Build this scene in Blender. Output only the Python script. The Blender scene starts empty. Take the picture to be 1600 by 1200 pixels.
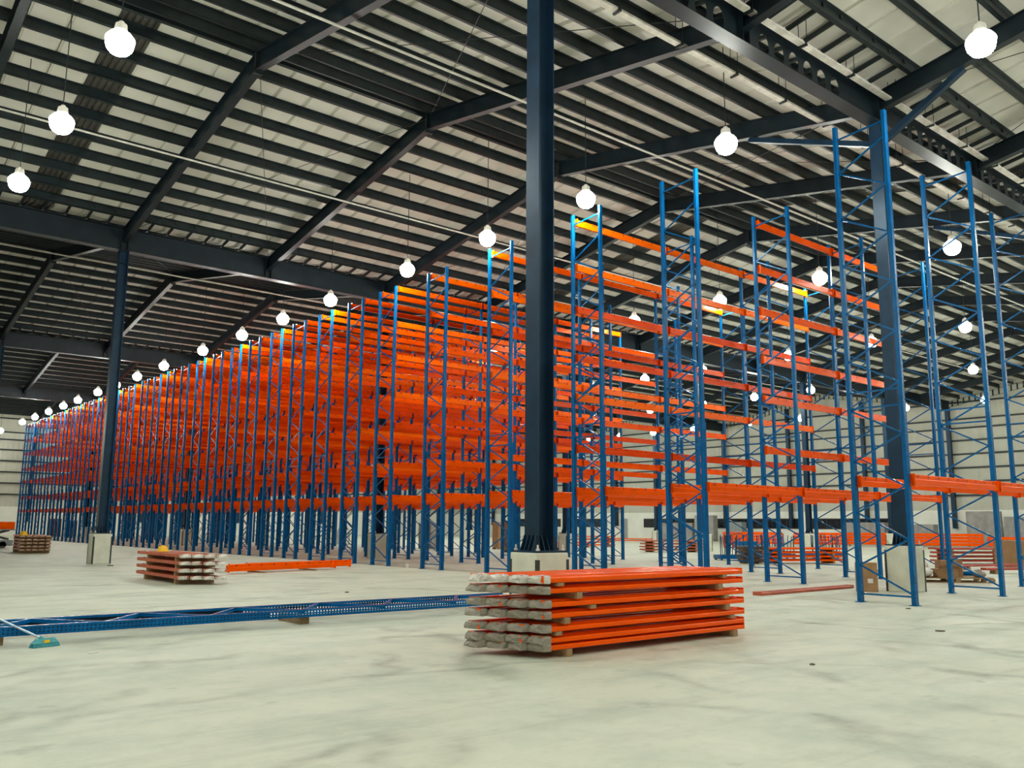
import bpy, math, random
from mathutils import Vector, Matrix, Euler
R = math.radians
random.seed(7)
scn = bpy.context.scene
col = scn.collection

# ------------------------------------------------------------------ camera, world, exposure
CAMZ = 1.5
cd = bpy.data.cameras.new('camera')
cam = bpy.data.objects.new('camera', cd); col.objects.link(cam)
cd.sensor_width = 36.0; cd.lens = 36.0 * 1367.3 / 1600.0; cd.clip_end = 400
yaw, pit, rol = R(50.299), R(9.171), R(0.433)
F = Vector((math.cos(yaw)*math.cos(pit), math.sin(yaw)*math.cos(pit), math.sin(pit)))
Rt = Vector((math.sin(yaw), -math.cos(yaw), 0)); Up = Rt.cross(F)
R2 = Rt*math.cos(rol) + Up*math.sin(rol); U2 = -Rt*math.sin(rol) + Up*math.cos(rol)
cam.matrix_world = Matrix(((R2.x, U2.x, -F.x, 0), (R2.y, U2.y, -F.y, 0), (R2.z, U2.z, -F.z, CAMZ), (0, 0, 0, 1)))
scn.camera = cam
w = bpy.data.worlds.new('world'); scn.world = w; w.use_nodes = True
w.node_tree.nodes['Background'].inputs[0].default_value = (0.02, 0.025, 0.035, 1)
w.node_tree.nodes['Background'].inputs[1].default_value = 0.2
scn.view_settings.view_transform = 'Standard'; scn.view_settings.look = 'None'
scn.view_settings.gamma = 1.0; scn.view_settings.use_curve_mapping = False
scn.view_settings.exposure = -0.12
try:
    scn.cycles.use_denoising = True
    scn.cycles.sample_clamp_indirect = 6.0
    scn.cycles.max_bounces = 8; scn.cycles.diffuse_bounces = 5; scn.cycles.glossy_bounces = 3
except Exception: pass
LAMP = 205.0           # radiance of the lamp lenses
LAMP_COL = (0.97, 1.0, 0.90)
SHADE = 8.0            # radiance of the clear shades above the lenses

# ------------------------------------------------------------------ materials
def mat(name, c, rough=0.5, metal=0.0, var=0.08, scale=6.0, bump=0.0, coat=0.0, c2=None, stretch=None, spec=0.5, tint=None):
    m = bpy.data.materials.new(name); m.use_nodes = True
    nt = m.node_tree; b = nt.nodes['Principled BSDF']
    b.inputs['Roughness'].default_value = rough; b.inputs['Metallic'].default_value = metal
    b.inputs['Specular IOR Level'].default_value = spec
    if tint: b.inputs['Specular Tint'].default_value = (*tint, 1)
    if coat: b.inputs['Coat Weight'].default_value = coat; b.inputs['Coat Roughness'].default_value = 0.15
    tc = nt.nodes.new('ShaderNodeTexCoord'); no = nt.nodes.new('ShaderNodeTexNoise')
    no.inputs['Scale'].default_value = scale; no.inputs['Detail'].default_value = 5
    src = tc.outputs['Object']
    if stretch:
        mp = nt.nodes.new('ShaderNodeMapping'); mp.inputs['Scale'].default_value = stretch
        nt.links.new(src, mp.inputs[0]); src = mp.outputs[0]
    nt.links.new(src, no.inputs['Vector'])
    rp = nt.nodes.new('ShaderNodeValToRGB')
    a = c2 if c2 else tuple(max(0, v*(1-var*2)) for v in c)
    d = tuple(min(1, v*(1+var)) for v in c)
    rp.color_ramp.elements[0].position = 0.35; rp.color_ramp.elements[1].position = 0.65
    rp.color_ramp.elements[0].color = (*a, 1); rp.color_ramp.elements[1].color = (*d, 1)
    nt.links.new(no.outputs['Fac'], rp.inputs[0]); nt.links.new(rp.outputs[0], b.inputs['Base Color'])
    if bump:
        bp = nt.nodes.new('ShaderNodeBump'); bp.inputs['Strength'].default_value = bump; bp.inputs['Distance'].default_value = 0.02
        nt.links.new(no.outputs['Fac'], bp.inputs['Height']); nt.links.new(bp.outputs[0], b.inputs['Normal'])
    return m

M = {}
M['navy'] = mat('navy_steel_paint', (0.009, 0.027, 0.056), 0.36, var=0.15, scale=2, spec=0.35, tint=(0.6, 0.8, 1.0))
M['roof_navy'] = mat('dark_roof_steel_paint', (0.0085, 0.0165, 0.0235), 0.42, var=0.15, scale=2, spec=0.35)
M['purlin'] = mat('dark_purlin_paint', (0.011, 0.020, 0.024), 0.5, var=0.2, scale=3)
M['blue'] = mat('blue_rack_paint', (0.0, 0.105, 0.315), 0.25, var=0.1, scale=3, spec=0.3, tint=(0.55, 0.8, 1.0))
M['orange'] = mat('orange_beam_paint', (0.93, 0.095, 0.0), 0.22, var=0.04, scale=2, spec=0.3, tint=(1.0, 0.35, 0.12))
M['orange_deep'] = mat('deep_orange_beam_paint', (0.72, 0.052, 0.0), 0.22, var=0.05, scale=2, spec=0.3, tint=(1.0, 0.35, 0.12))
M['orange_light'] = mat('light_orange_beam_paint', (0.97, 0.135, 0.0), 0.26, var=0.04, scale=2, spec=0.3, tint=(1.0, 0.45, 0.15))
M['orange_dull'] = mat('dusty_orange_paint', (0.50, 0.10, 0.045), 0.5, var=0.1, scale=5)
M['red_dull'] = mat('dusty_red_paint', (0.42, 0.05, 0.03), 0.5, var=0.1, scale=5)
M['slot'] = mat('slot_dark', (0.05, 0.008, 0.002), 0.8)
M['sheet'] = mat('roof_foil_sheet', (0.78, 0.755, 0.69), 0.5, var=0.05, scale=0.7)
M['skylight'] = mat('translucent_strip', (0.075, 0.07, 0.062), 0.3, var=0.1, scale=3)
M['clad'] = mat('cream_cladding', (0.50, 0.50, 0.42), 0.55, var=0.04, scale=0.4)
M['white_wall'] = mat('white_render', (0.80, 0.80, 0.72), 0.8, var=0.03, scale=0.6)
M['galv'] = mat('galvanised_steel', (0.78, 0.74, 0.67), 0.5, 0.0, var=0.08, scale=6)
M['concrete'] = mat('pedestal_concrete', (0.64, 0.645, 0.54), 0.85, var=0.05, scale=3, bump=0.1)
M['guard'] = mat('corner_guard_steel', (0.03, 0.035, 0.03), 0.5)
M['wrap'] = mat('crumpled_wrap', (0.31, 0.275, 0.225), 0.38, var=0.16, scale=7, bump=0.2, spec=0.6)
M['wrap_white'] = mat('white_crumpled_wrap', (0.66, 0.62, 0.56), 0.25, var=0.15, scale=9, bump=0.3, spec=0.8)
M['wrap_brown'] = mat('brown_wrap', (0.40, 0.27, 0.17), 0.6, var=0.25, scale=9, bump=0.5)
M['wrap_dark'] = mat('dark_brown_wrap', (0.07, 0.045, 0.035), 0.5, var=0.3, scale=9, bump=0.4)
M['wood'] = mat('raw_timber', (0.34, 0.22, 0.11), 0.8, var=0.2, scale=8, stretch=(8, 1, 8))
M['carton'] = mat('brown_carton', (0.33, 0.19, 0.09), 0.8, var=0.08, scale=5)
M['carton_dark'] = mat('maroon_panel', (0.09, 0.022, 0.03), 0.7, var=0.1)
M['sack'] = mat('white_sack', (0.66, 0.66, 0.58), 0.7, var=0.12, scale=7, bump=0.4)
M['grey_board'] = mat('grey_board', (0.30, 0.29, 0.28), 0.7, var=0.1, scale=2)
M['grey_green'] = mat('grey_metal_cabinet', (0.22, 0.26, 0.26), 0.5, var=0.1)
M['dark'] = mat('dark_machine', (0.02, 0.025, 0.025), 0.5, var=0.2)
M['yellow'] = mat('yellow_plastic', (0.88, 0.52, 0.01), 0.3, var=0.04)
M['teal'] = mat('teal_plastic', (0.06, 0.36, 0.42), 0.45, var=0.1, scale=20)
M['pale_metal'] = mat('pale_blue_handle', (0.42, 0.55, 0.68), 0.3, 0.2)
M['hoop'] = mat('red_orange_tube', (0.62, 0.10, 0.05), 0.4)
M['label_white'] = mat('white_paper', (0.75, 0.75, 0.72), 0.7)
M['door'] = mat('grey_door_paint', (0.30, 0.33, 0.32), 0.5)
M['debris'] = mat('dark_debris', (0.10, 0.085, 0.06), 0.8, var=0.3)
g = mat('dark_glass', (0.012, 0.016, 0.02), 0.12); M['glass'] = g
le = bpy.data.materials.new('lamp_lens'); le.use_nodes = True
nt = le.node_tree; nt.nodes.clear()
em = nt.nodes.new('ShaderNodeEmission'); em.inputs[0].default_value = (*LAMP_COL, 1); em.inputs[1].default_value = LAMP
ou = nt.nodes.new('ShaderNodeOutputMaterial'); nt.links.new(em.outputs[0], ou.inputs[0]); M['lens'] = le
sh = le.copy(); sh.name = 'lamp_shade'; M['shade'] = sh
for nd in sh.node_tree.nodes:
    if nd.type == 'EMISSION': nd.inputs[1].default_value = SHADE

def math_node(nt, op, a, b=None):
    n = nt.nodes.new('ShaderNodeMath'); n.operation = op
    for i, v in enumerate((a, b)):
        if v is None: continue
        if isinstance(v, (int, float)): n.inputs[i].default_value = v
        else: nt.links.new(v, n.inputs[i])
    return n.outputs[0]

# perforated rack paint: rows of small dark key holes on the faces turned to the aisles
def perforated():
    m = mat('blue_perforated_paint', (0.0, 0.105, 0.315), 0.25, var=0.1, scale=3, spec=0.3, tint=(0.55, 0.8, 1.0))
    nt = m.node_tree; b = nt.nodes['Principled BSDF']
    old = b.inputs['Base Color'].links[0].from_socket
    tc = nt.nodes.new('ShaderNodeTexCoord'); sp = nt.nodes.new('ShaderNodeSeparateXYZ'); nt.links.new(tc.outputs['Object'], sp.inputs[0])
    sn = nt.nodes.new('ShaderNodeSeparateXYZ'); nt.links.new(tc.outputs['Normal'], sn.inputs[0])
    fz = math_node(nt, 'FRACT', math_node(nt, 'MULTIPLY', sp.outputs[2], 20.0))
    a = math_node(nt, 'LESS_THAN', math_node(nt, 'ABSOLUTE', math_node(nt, 'SUBTRACT', fz, 0.5)), 0.25)
    xx = math_node(nt, 'ABSOLUTE', math_node(nt, 'SUBTRACT', math_node(nt, 'ABSOLUTE', sp.outputs[0]), 0.024))
    c = math_node(nt, 'LESS_THAN', xx, 0.008)
    n = math_node(nt, 'GREATER_THAN', math_node(nt, 'ABSOLUTE', sn.outputs[1]), 0.9)
    f = math_node(nt, 'MULTIPLY', math_node(nt, 'MULTIPLY', a, c), n)
    mx = nt.nodes.new('ShaderNodeMix'); mx.data_type = 'RGBA'
    nt.links.new(f, mx.inputs['Factor']); nt.links.new(old, mx.inputs['A']); mx.inputs['B'].default_value = (0.002, 0.012, 0.05, 1)
    nt.links.new(mx.outputs['Result'], b.inputs['Base Color'])
    return m
M['blue_perf'] = perforated()

def floor_mat():
    m = bpy.data.materials.new('concrete_floor'); m.use_nodes = True
    nt = m.node_tree; b = nt.nodes['Principled BSDF']; L = nt.links
    tc = nt.nodes.new('ShaderNodeTexCoord')
    def noise(scale, detail=6, st=(1, 1, 1), rot=0, rough=0.6):
        mp = nt.nodes.new('ShaderNodeMapping'); mp.inputs['Scale'].default_value = st; mp.inputs['Rotation'].default_value = (0, 0, R(rot))
        L.new(tc.outputs['Object'], mp.inputs[0])
        n = nt.nodes.new('ShaderNodeTexNoise'); n.inputs['Scale'].default_value = scale; n.inputs['Detail'].default_value = detail
        n.inputs['Roughness'].default_value = rough
        L.new(mp.outputs[0], n.inputs['Vector']); return n.outputs['Fac']
    def ramp(fac, stops):
        r = nt.nodes.new('ShaderNodeValToRGB'); e = r.color_ramp.elements
        e[0].position, e[0].color = stops[0][0], (*stops[0][1], 1); e[1].position, e[1].color = stops[-1][0], (*stops[-1][1], 1)
        for p, c in stops[1:-1]:
            k = e.new(p); k.color = (*c, 1)
        L.new(fac, r.inputs[0]); return r.outputs[0]
    def mul(a, c, f=1.0):
        x = nt.nodes.new('ShaderNodeMix'); x.data_type = 'RGBA'; x.blend_type = 'MULTIPLY'; x.inputs['Factor'].default_value = f
        L.new(a, x.inputs['A']); L.new(c, x.inputs['B']); return x.outputs['Result']
    base = ramp(noise(0.22, 8), [(0.3, (0.555, 0.572, 0.468)), (0.55, (0.60, 0.615, 0.505)), (0.75, (0.64, 0.655, 0.545))])
    base = mul(base, ramp(noise(0.9, 9, rough=0.7), [(0.3, (0.78, 0.85, 0.85)), (0.55, (1, 1, 1)), (0.8, (1.0, 1.0, 1.0))]))
    base = mul(base, ramp(noise(4.5, 8, rough=0.7), [(0.25, (0.88, 0.885, 0.88)), (0.5, (1, 1, 1)), (0.8, (1, 1, 1))]))
    # long soft trowel and tyre streaks in two directions
    base = mul(base, ramp(noise(1.0, 7, (0.35, 1.6, 1), 40, 0.7), [(0.28, (0.74, 0.75, 0.74)), (0.50, (1, 1, 1)), (0.75, (1.02, 1.02, 1.0))]), 0.7)
    base = mul(base, ramp(noise(1.0, 7, (0.14, 2.4, 1), -30, 0.65), [(0.25, (0.72, 0.73, 0.72)), (0.42, (1, 1, 1)), (0.75, (1, 1, 1))]), 0.6)
    # scattered soft scuffs
    base = mul(base, ramp(noise(1.9, 3, (1, 1.5, 1), 10, 0.5), [(0.22, (0.60, 0.61, 0.59)), (0.34, (1, 1, 1)), (0.7, (1, 1, 1))]), 0.75)
    # curved tyre marks: soft broken bands of wide rings
    for cx, cy, sc, ph in ((4.2, 1.5, 1.3, 0.2), (13.5, 2.0, 1.0, 0.6), (0.0, 11.0, 0.9, 0.1)):
        mp = nt.nodes.new('ShaderNodeMapping'); mp.inputs['Location'].default_value = (-cx, -cy, 0)
        L.new(tc.outputs['Object'], mp.inputs[0])
        ln = nt.nodes.new('ShaderNodeVectorMath'); ln.operation = 'LENGTH'; L.new(mp.outputs[0], ln.inputs[0])
        warped = math_node(nt, 'ADD', ln.outputs['Value'], math_node(nt, 'MULTIPLY', noise(0.35, 3), 2.4))
        fr = math_node(nt, 'FRACT', math_node(nt, 'ADD', math_node(nt, 'MULTIPLY', warped, sc/3.0), ph))
        band = ramp(math_node(nt, 'ABSOLUTE', math_node(nt, 'SUBTRACT', fr, 0.5)), [(0.0, (1, 1, 1)), (0.03, (0.6, 0.6, 0.6)), (0.07, (0, 0, 0))])
        brk = ramp(noise(0.55, 4), [(0.44, (0, 0, 0)), (0.60, (1, 1, 1))])
        f = math_node(nt, 'MULTIPLY', math_node(nt, 'MULTIPLY', band, brk), noise(7.0, 6, rough=0.75))
        base = mul(base, ramp(f, [(0.0, (1, 1, 1)), (0.7, (0.58, 0.58, 0.56))]))
    L.new(base, b.inputs['Base Color'])
    rr = nt.nodes.new('ShaderNodeMapRange'); L.new(noise(0.8, 5), rr.inputs[0]); rr.inputs[3].default_value = 0.42; rr.inputs[4].default_value = 0.72
    L.new(rr.outputs[0], b.inputs['Roughness'])
    bp = nt.nodes.new('ShaderNodeBump'); bp.inputs['Strength'].default_value = 0.08; bp.inputs['Distance'].default_value = 0.01
    L.new(noise(30, 4), bp.inputs['Height']); L.new(bp.outputs[0], b.inputs['Normal'])
    return m
M['floor'] = floor_mat()

# ------------------------------------------------------------------ mesh builder
class MB:
    def __init__(s): s.v = []; s.f = []; s.m = []
    def add(s, vs, fs, mi=0):
        o = len(s.v); s.v += [tuple(p) for p in vs]; s.f += [tuple(i+o for i in f) for f in fs]; s.m += [mi]*len(fs); return s
    def box(s, x0, x1, y0, y1, z0, z1, mi=0):
        return s.add([(x0,y0,z0),(x1,y0,z0),(x1,y1,z0),(x0,y1,z0),(x0,y0,z1),(x1,y0,z1),(x1,y1,z1),(x0,y1,z1)],
                     [(0,3,2,1),(4,5,6,7),(0,1,5,4),(1,2,6,5),(2,3,7,6),(3,0,4,7)], mi)
    def bar(s, a, b, w, h=None, up=(0,0,1), mi=0):
        a, b = Vector(a), Vector(b); h = h or w; d = (b-a).normalized(); u = Vector(up)
        if abs(d.dot(u)) > 0.98: u = Vector((1,0,0))
        r = d.cross(u).normalized(); u = r.cross(d)
        q = [r*sx*w/2 + u*sz*h/2 for sx, sz in ((-1,-1),(1,-1),(1,1),(-1,1))]
        return s.add([a+k for k in q] + [b+k for k in q], [(3,2,1,0),(4,5,6,7),(0,1,5,4),(1,2,6,5),(2,3,7,6),(3,0,4,7)], mi)
    def tube(s, pts, r, n=6, mi=0):
        pts = [Vector(p) for p in pts]; vs = []; fs = []
        for i, p in enumerate(pts):
            d = (pts[min(i+1, len(pts)-1)] - pts[max(i-1, 0)]).normalized()
            u = Vector((0,0,1)) if abs(d.z) < 0.95 else Vector((1,0,0))
            a = d.cross(u).normalized(); b = a.cross(d)
            vs += [p + (a*math.cos(2*math.pi*k/n) + b*math.sin(2*math.pi*k/n))*r for k in range(n)]
        for i in range(len(pts)-1):
            for k in range(n):
                k2 = (k+1) % n; fs.append((i*n+k, i*n+k2, (i+1)*n+k2, (i+1)*n+k))
        fs.append(tuple(range(n))[::-1]); fs.append(tuple((len(pts)-1)*n+k for k in range(n)))
        return s.add(vs, fs, mi)
    def prism(s, prof, axis, a, b, mi=0):          # closed profile (u,v) swept along an axis from a to b
        n = len(prof)
        def P(t, u, v): return (t,u,v) if axis == 'x' else ((u,t,v) if axis == 'y' else (u,v,t))
        vs = [P(a,u,v) for u, v in prof] + [P(b,u,v) for u, v in prof]
        fs = [(i, (i+1) % n, (i+1) % n + n, i+n) for i in range(n)]
        fs += [tuple(range(n))[::-1], tuple(range(n, 2*n))]
        return s.add(vs, fs, mi)
    def lathe(s, prof, n=16, mi=0, c=(0,0,0)):
        vs = []; fs = []
        for r, z in prof: vs += [(c[0]+r*math.cos(2*math.pi*k/n), c[1]+r*math.sin(2*math.pi*k/n), c[2]+z) for k in range(n)]
        for i in range(len(prof)-1):
            for k in range(n):
                k2 = (k+1) % n; fs.append((i*n+k, i*n+k2, (i+1)*n+k2, (i+1)*n+k))
        return s.add(vs, fs, mi)
    def mesh(s, name, mats):
        me = bpy.data.meshes.new(name); me.from_pydata(s.v, [], s.f)
        for m in (mats if isinstance(mats, (list, tuple)) else [mats]): me.materials.append(m)
        if any(s.m): me.polygons.foreach_set('material_index', s.m)
        me.update(); return me
    def obj(s, name, mats, parent=None, loc=None, recalc=True):
        me = s.mesh(name, mats)
        if recalc: fixn(me)
        return link(name, me, parent, loc)
import bmesh
def fixn(me):
    bm = bmesh.new(); bm.from_mesh(me); bmesh.ops.recalc_face_normals(bm, faces=bm.faces); bm.to_mesh(me); bm.free()
def link(name, data, parent=None, loc=None, rz=0.0):
    o = bpy.data.objects.new(name, data); col.objects.link(o)
    if parent: o.parent = parent
    if loc: o.location = loc
    if rz: o.rotation_euler.z = rz
    return o
def tag(o, label=None, cat=None, group=None, kind=None):
    if label: o['label'] = label
    if cat: o['category'] = cat
    if group: o['group'] = group
    if kind: o['kind'] = kind
    return o
def thing(name, label, cat, loc=(0,0,0), rz=0.0, group=None):
    return tag(link(name, None, None, loc, rz), label, cat, group)
def struct(o, label=None, cat='structure'):
    o['kind'] = 'structure'; o['category'] = cat
    if label: o['label'] = label
    return o
def smooth(o):
    for p in o.data.polygons: p.use_smooth = True
    return o
def bevel(o, wd, seg=1):
    b = o.modifiers.new('edge', 'BEVEL'); b.width = wd; b.segments = seg; b.limit_method = 'ANGLE'; return o
ORD = ['zeroth','first','second','third','fourth','fifth','sixth','seventh','eighth','ninth','tenth','eleventh','twelfth','thirteenth','fourteenth','fifteenth','sixteenth','seventeenth','eighteenth','nineteenth','twentieth','twenty-first','twenty-second','twenty-third','twenty-fourth','twenty-fifth','twenty-sixth','twenty-seventh','twenty-eighth','twenty-ninth','thirtieth','thirty-first','thirty-second','thirty-third','thirty-fourth','thirty-fifth','thirty-sixth']

# ------------------------------------------------------------------ the shell
X0, X1, Y0, Y1 = -14.3, 80.1, -13.9, 108.1
SPAN = 24.4; VAL0 = 10.5
def valdist(y):
    k = (y - VAL0) % SPAN; return min(k, SPAN-k)
def raftop(y): return 12.77 + 0.1746*valdist(y)      # top of rafters
def soffit(y): return 12.25 + 0.172*valdist(y)       # underside of rafters
PUR = 0.29
def roofz(y): return raftop(y) + PUR + 0.01

fl = MB().box(X0, X1, Y0, Y1, -0.3, 0.0).obj('floor', M['floor'])
struct(fl, 'pale grey-green concrete floor with scuffs and tyre marks', 'floor')

# ceiling: sheet panels over purlins
ceil = link('ceiling', None, None, (0, 0, 0)); struct(ceil, 'pale sheet roof on dark purlins', 'ceiling')
slopes = []            # (y_low, y_high)
yv = VAL0 - SPAN
while yv < Y1 - 1:
    for a, b in ((yv, yv+12.2), (yv+24.4, yv+12.2)):
        lo, hi = min(a, b), max(a, b)
        if hi > Y0 and lo < Y1: slopes.append((a, b))
    yv += SPAN
PW = 1.0
SKY = [-17.1, 6.45, 30.0, 53.6]
def panel_mesh(a, b, mt, skylight=False):            # local x 0..PW ; valley side a -> ridge side b
    m = MB(); za, zb = roofz(a), roofz(b)
    prof = [(0.012, 0), (0.03, 0.035), (0.06, 0.035), (0.075, 0), (PW-0.075, 0), (PW-0.06, 0.035), (PW-0.03, 0.035), (PW-0.012, 0)]
    if skylight:
        prof = [(0.012, 0)]
        for k in range(5): x = 0.12 + k*0.18; prof += [(x, 0), (x+0.02, 0.05), (x+0.06, 0.05), (x+0.08, 0)]
        prof += [(PW-0.012, 0)]
    n = len(prof)
    vs = [(x, a, za+z) for x, z in prof] + [(x, b, zb+z) for x, z in prof]
    vs += [(prof[0][0], a, za+0.07), (prof[-1][0], a, za+0.07), (prof[0][0], b, zb+0.07), (prof[-1][0], b, zb+0.07)]
    fs = [(i, i+1, i+1+n, i+n) for i in range(n-1)]
    q = 2*n
    fs += [(q, q+2, q+3, q+1), (0, n, q+2, q), (n-1, q+1, q+3, 2*n-1)]
    m.add(vs, fs); return m
nx = int((X1-X0)/PW)
rest = MB(); rest_sky = MB()
for a, b in slopes:
    mid = (a+b)/2
    pm = panel_mesh(a, b, None); me = None; ms = None
    for i in range(nx+1):
        x = X0 + i*PW
        sky = any(abs(x + PW/2 - s) < PW/2 for s in SKY)
        near = (-2 < mid < 36) and (0 < x < 52)
        if sky and x < 60:
            if ms is None: ms = panel_mesh(a, b, None, True).mesh('skylight_panel', M['skylight'])
            link('skylight_panel', ms, ceil, (x, 0, 0))
        elif near:
            if me is None: me = pm.mesh('ceiling_panel', M['sheet'])
            link('ceiling_panel', me, ceil, (x, 0, 0))
        else:
            rest.add([(v[0]+x, v[1], v[2]) for v in pm.v], pm.f)
tag(rest.obj('ceiling_panel', M['sheet'], ceil, recalc=False), kind='stuff')
# a dark weather sheet above keeps the seams dark
for a, b in slopes:
    lo, hi = (a, b)
    MB().add([(X0, lo, roofz(lo)+0.12), (X1, lo, roofz(lo)+0.12), (X1, hi, roofz(hi)+0.12), (X0, hi, roofz(hi)+0.12),
              (X0, lo, roofz(lo)+0.16), (X1, lo, roofz(lo)+0.16), (X1, hi, roofz(hi)+0.16), (X0, hi, roofz(hi)+0.16)],
             [(0,3,2,1),(4,5,6,7),(0,1,5,4),(1,2,6,5),(2,3,7,6),(3,0,4,7)]).obj('outer_sheet', M['purlin'], ceil)
# purlins
pm = MB().box(0, X1-X0, -0.008, 0.008, 0, PUR).box(0, X1-X0, -0.008, 0.10, 0, 0.012).box(0, X1-X0, -0.10, 0.008, PUR-0.012, PUR).box(0, X1-X0, 0.09, 0.10, 0, 0.035)
pme = pm.mesh('purlin', M['purlin'])
for a, b in slopes:
    s = 1 if b > a else -1
    for k in range(11):
        d = 1.02 + k*1.13 if k < 10 else 12.06
        y = a + s*d
        if not (Y0 < y < Y1): continue
        p = link('purlin', pme, ceil, (X0, y, raftop(y)))
        p.rotation_euler.x = math.atan(0.1746)*s
# short brackets that carry the valley gutter
bk = MB().bar((0, -0.05, 0.16), (0, 0.92, 0.33), 0.07, 0.10).mesh('gutter_bracket', M['purlin'])
bk2 = MB().bar((0, 0.05, 0.16), (0, -0.92, 0.33), 0.07, 0.10).mesh('gutter_bracket', M['purlin'])
for yv in (10.5, 34.9, 59.3):
    for i in range(int(66/0.75)):
        x = 0.4 + i*0.75
        link('gutter_bracket', bk, ceil, (x, yv+0.12, 12.80)); 
        link('gutter_bracket', bk2, ceil, (x, yv-0.12, 12.80))

# rafters
RX = [-2.5 + 5.9*k - 5.9*2 + 0.0 for k in range(17)]
RX = [9.3 + 5.9*k for k in range(-4, 13)]
def rafter_mesh():
    m = MB()
    ys = []
    y = VAL0 - SPAN
    while y < Y1 + 0.1:
        ys.append(y); y += 12.2
    for p, q in zip(ys[:-1], ys[1:]):
        for (yy0, yy1) in ((p, q),):
            t0, t1, s0, s1 = raftop(yy0), raftop(yy1), soffit(yy0), soffit(yy1)
            def slab(x0, x1, a0, a1, b0, b1):
                m.add([(x0,yy0,a0),(x1,yy0,a0),(x1,yy1,a1),(x0,yy1,a1),(x0,yy0,b0),(x1,yy0,b0),(x1,yy1,b1),(x0,yy1,b1)],
                      [(0,3,2,1),(4,5,6,7),(0,1,5,4),(1,2,6,5),(2,3,7,6),(3,0,4,7)])
            slab(-0.008, 0.008, s0+0.016, s1+0.016, t0-0.016, t1-0.016)
            slab(-0.11, 0.11, s0, s1, s0+0.016, s1+0.016)
            slab(-0.11, 0.11, t0-0.016, t1-0.016, t0, t1)
    return m
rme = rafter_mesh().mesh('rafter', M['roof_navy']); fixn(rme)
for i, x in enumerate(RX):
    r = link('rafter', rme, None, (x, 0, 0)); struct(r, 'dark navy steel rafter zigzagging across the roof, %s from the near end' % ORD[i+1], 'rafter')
    y = VAL0 - 12.2
    while y < Y1:
        for s in (-1, 1):
            MB().box(-0.12, 0.12, s*0.02 + y - 0.015, s*0.02 + y + 0.015, soffit(VAL0+12.2)-0.12, raftop(VAL0+12.2)-0.02).obj('splice_plate', M['purlin'], r)
        y += SPAN
# bracing rods in every second bay
rods = 0
for i, x in enumerate(RX[:-1]):
    if i % 2 == 0 and 3 < x < 60:
        for a, b in slopes:
            if -3 < (a+b)/2 < 60:
                rd = MB()
                rd.tube([(0, a, soffit(a)+0.42), (5.9, b, soffit(b)+0.42)], 0.011, 5)
                rd.tube([(5.9, a, soffit(a)+0.40), (0, b, soffit(b)+0.40)], 0.011, 5)
                rd.obj('bracing_rods', M['purlin'], ceil, (x, 0, 0))

# cellular girders along the valleys
GB, GT = 11.90, 12.80
def girder_mesh(holes):
    m = MB(); L = X1-X0
    m.box(0, L, -0.19, 0.19, GB, GB+0.02).box(0, L, -0.19, 0.19, GT-0.02, GT)
    zc = (GB+GT)/2 - 0.08; rx, rz = 0.20, 0.27; p = 0.6
    cells = []
    c = 9.3 - 11.8*2
    while c < X1:
        for k in range(7): cells.append(c + 1.5 + 0.6*k)
        for k in range(6): cells.append(c + 6.75 + 0.6*k)
        c += 11.8
    if not holes: cells = []
    cells = [x - X0 for x in cells if X0+0.4 < x < X1-0.4]; cells.sort()
    x = 0.0
    for cx in cells:
        a, b = cx-p/2, cx+p/2
        if a > x + 1e-4: m.box(x, a, -0.006, 0.006, GB+0.02, GT-0.02)
        n = 16; ring = []; out = []
        for k in range(n):
            t = 2*math.pi*(k+0.5)/n; ct, st = math.cos(t), math.sin(t)
            ring.append((cx+rx*ct, zc+rz*st))
            sc = min((p/2)/max(abs(ct), 1e-6), ((GT-0.02-zc) if st > 0 else (zc-GB-0.02))/max(abs(st), 1e-6))
            out.append((cx+sc*ct, zc+sc*st))
        out2 = list(out)
        for j, (qx, qz) in enumerate(((b, GT-0.02), (a, GT-0.02), (a, GB+0.02), (b, GB+0.02))): 
            pass
        for yy in (-0.006, 0.006):
            vs = [(u, yy, v) for u, v in ring] + [(u, yy, v) for u, v in out] + [(b,yy,GT-0.02),(a,yy,GT-0.02),(a,yy,GB+0.02),(b,yy,GB+0.02)]
            fs = []
            for k in range(n):
                k2 = (k+1) % n; fs.append((k, k2, n+k2, n+k))
                o1, o2 = out[k], out[k2]
                if abs(o1[0]-o2[0]) > 1e-5 and abs(o1[1]-o2[1]) > 1e-5:
                    cxn = 2*n + [0,1,2,3][(0 if (o1[0]+o2[0])/2 > cx and (o1[1]+o2[1])/2 > zc else 1 if (o1[1]+o2[1])/2 > zc else 2 if (o1[0]+o2[0])/2 < cx else 3)]
                    fs.append((n+k, n+k2, cxn))
            m.add(vs, fs)
        vs = [(u, -0.006, v) for u, v in ring] + [(u, 0.006, v) for u, v in ring]
        m.add(vs, [(k, (k+1) % n, (k+1) % n + n, k+n) for k in range(n)])
        x = b
    if x < L: m.box(x, L, -0.006, 0.006, GB+0.02, GT-0.02)
    for i in range(17):
        xx = 9.3 + 5.9*(i-4) - X0
        if 0 < xx < L:
            for sx in (-0.12, 0.12): m.box(xx+sx-0.008, xx+sx+0.008, -0.14, 0.14, GB+0.02, GT-0.02)
    return m
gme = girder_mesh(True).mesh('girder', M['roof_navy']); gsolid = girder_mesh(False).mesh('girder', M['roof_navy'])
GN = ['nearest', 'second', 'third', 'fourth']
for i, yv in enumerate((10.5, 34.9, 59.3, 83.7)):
    gd = link('girder', gme if i == 0 else gsolid, None, (X0, yv, 0)); struct(gd, ('dark navy cellular girder with oval web holes at upper right' if i == 0 else 'dark navy solid web girder along a roof valley, %s from the viewer' % GN[i]), 'girder')

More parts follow.
